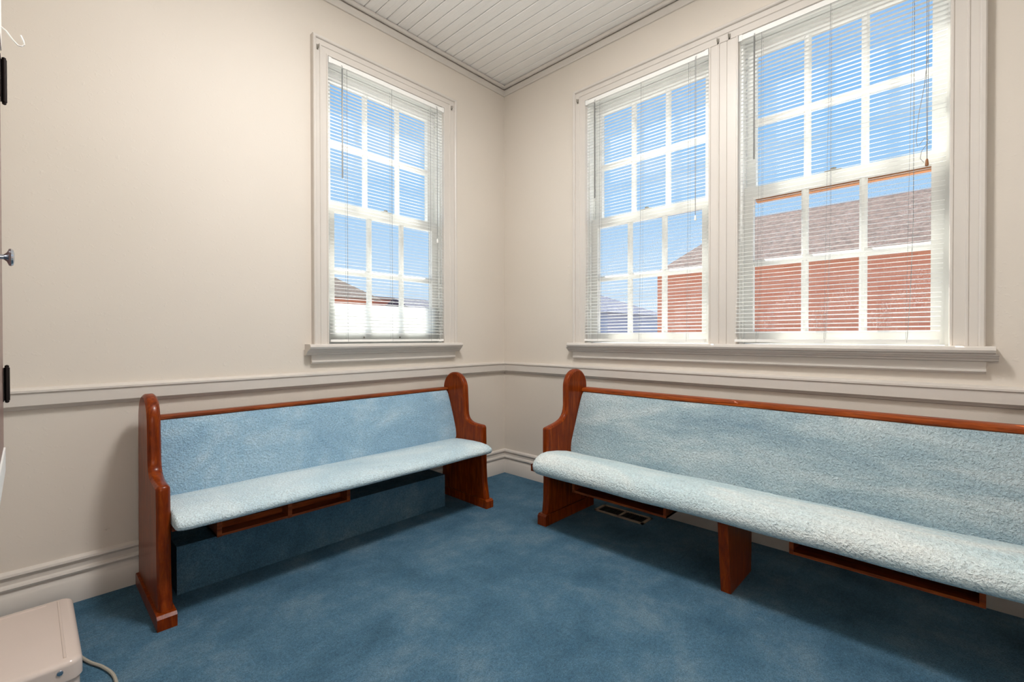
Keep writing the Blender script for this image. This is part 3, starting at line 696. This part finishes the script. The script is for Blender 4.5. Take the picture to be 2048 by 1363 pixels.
# ------------------------------------------------------------------ outdoors
tag(obj('ground', bx(B(), (-60, -60, -1.6), (90, 90, -1.4)), GROUND), 'pale open ground outside the windows', 'ground', kind='structure')
nb = thing('brick_house', (12, -2, -1.4), 'red brick building with a hipped shingle roof beyond the paired windows', 'building')
obj('wall', bx(B(), (9.15, -11.0, -1.4), (14.85, 3.15, 2.80)), BRICK, nb)
bm = B()
v = [bm.verts.new(p) for p in ((9.05, -11.1, 2.80), (14.95, -11.1, 2.80), (14.95, 3.25, 2.80), (9.05, 3.25, 2.80), (12, -8.6, 4.60), (12, 1.9, 4.60))]
for f in ((0, 1, 2, 3), (3, 0, 4, 5), (1, 2, 5, 4), (2, 3, 5), (0, 1, 4)): bm.faces.new([v[i] for i in f])
rf = obj('roof', bm, ROOF1, nb)
obj('fascia', bx(B(), (9.02, -11.15, 2.76), (9.05, 3.28, 2.82)), FASCIA, rf)
h2 = thing('hip_roof_house', (0.5, 27, -1.4), 'distant house with a brown hipped roof seen low in the single window', 'building')
bx_ = lambda lo, hi: bx(B(), lo, hi)
h2.location = (10.9, 27, -1.4); BASE[h2.name] = Vector((10.9, 27, -1.4))
obj('wall', bx_((8.3, 24.8, -1.4), (13.0, 30, 3.55)), BRICK, h2)
bm = B()
v = [bm.verts.new(q) for q in ((7.9, 24.4, 3.55), (13.4, 24.4, 3.55), (13.4, 30.4, 3.55), (7.9, 30.4, 3.55), (10.6, 27.2, 5.22), (11.2, 27.2, 5.22))]
for f in ((0, 1, 2, 3), (0, 1, 5, 4), (1, 2, 5), (2, 3, 4, 5), (3, 0, 4)): bm.faces.new([v[i] for i in f])
obj('roof', bm, ROOF2, h2)
h3 = thing('flat_roof_building', (15.5, 31, -1.4), 'distant low brick building with a flat roof in the single window', 'building')
obj('wall', bx_((14.2, 29, -1.4), (20.0, 34, 3.95)), BRICK, h3)
obj('parapet', bx_((14.1, 28.9, 3.95), (20.1, 34.1, 4.2)), STUCCO, h3)
h4 = thing('grey_roof_shed', (17.5, 26, -1.4), 'distant shed with a grey low roof at the right of the single window', 'building')
obj('wall', bx_((15.9, 25, -1.4), (20.5, 28, 3.2)), STUCCO, h4)
bm = B()
v = [bm.verts.new(q) for q in ((15.6, 24.7, 3.2), (20.8, 24.7, 3.2), (20.8, 28.3, 3.2), (15.6, 28.3, 3.2), (15.6, 26.5, 3.95), (20.8, 26.5, 3.95))]
for f in ((0, 1, 2, 3), (0, 1, 5, 4), (2, 3, 4, 5), (3, 0, 4), (1, 2, 5)): bm.faces.new([v[i] for i in f])
obj('roof', bm, mat_shingle(srgb(112, 110, 120)), h4)
h5 = thing('slate_roof_house', (17, 14, -1.4), 'blue grey house beyond the corner side window of the pair', 'building')
SLATE = mat_shingle(srgb(112, 116, 136))
obj('wall', bx_((15.2, 8.5, -1.4), (21, 18, 2.2)), mat_simple('blue grey siding', srgb(150, 162, 188), 0.8), h5)
bm = B()
v = [bm.verts.new(q) for q in ((15.0, 8.3, 2.2), (21.2, 8.3, 2.2), (21.2, 18.2, 2.2), (15.0, 18.2, 2.2), (18, 10.8, 3.35), (18, 15.8, 3.35))]
for f in ((0, 1, 2, 3), (3, 0, 4, 5), (1, 2, 5, 4), (2, 3, 5), (0, 1, 4)): bm.faces.new([v[i] for i in f])
obj('roof', bm, SLATE, h5)
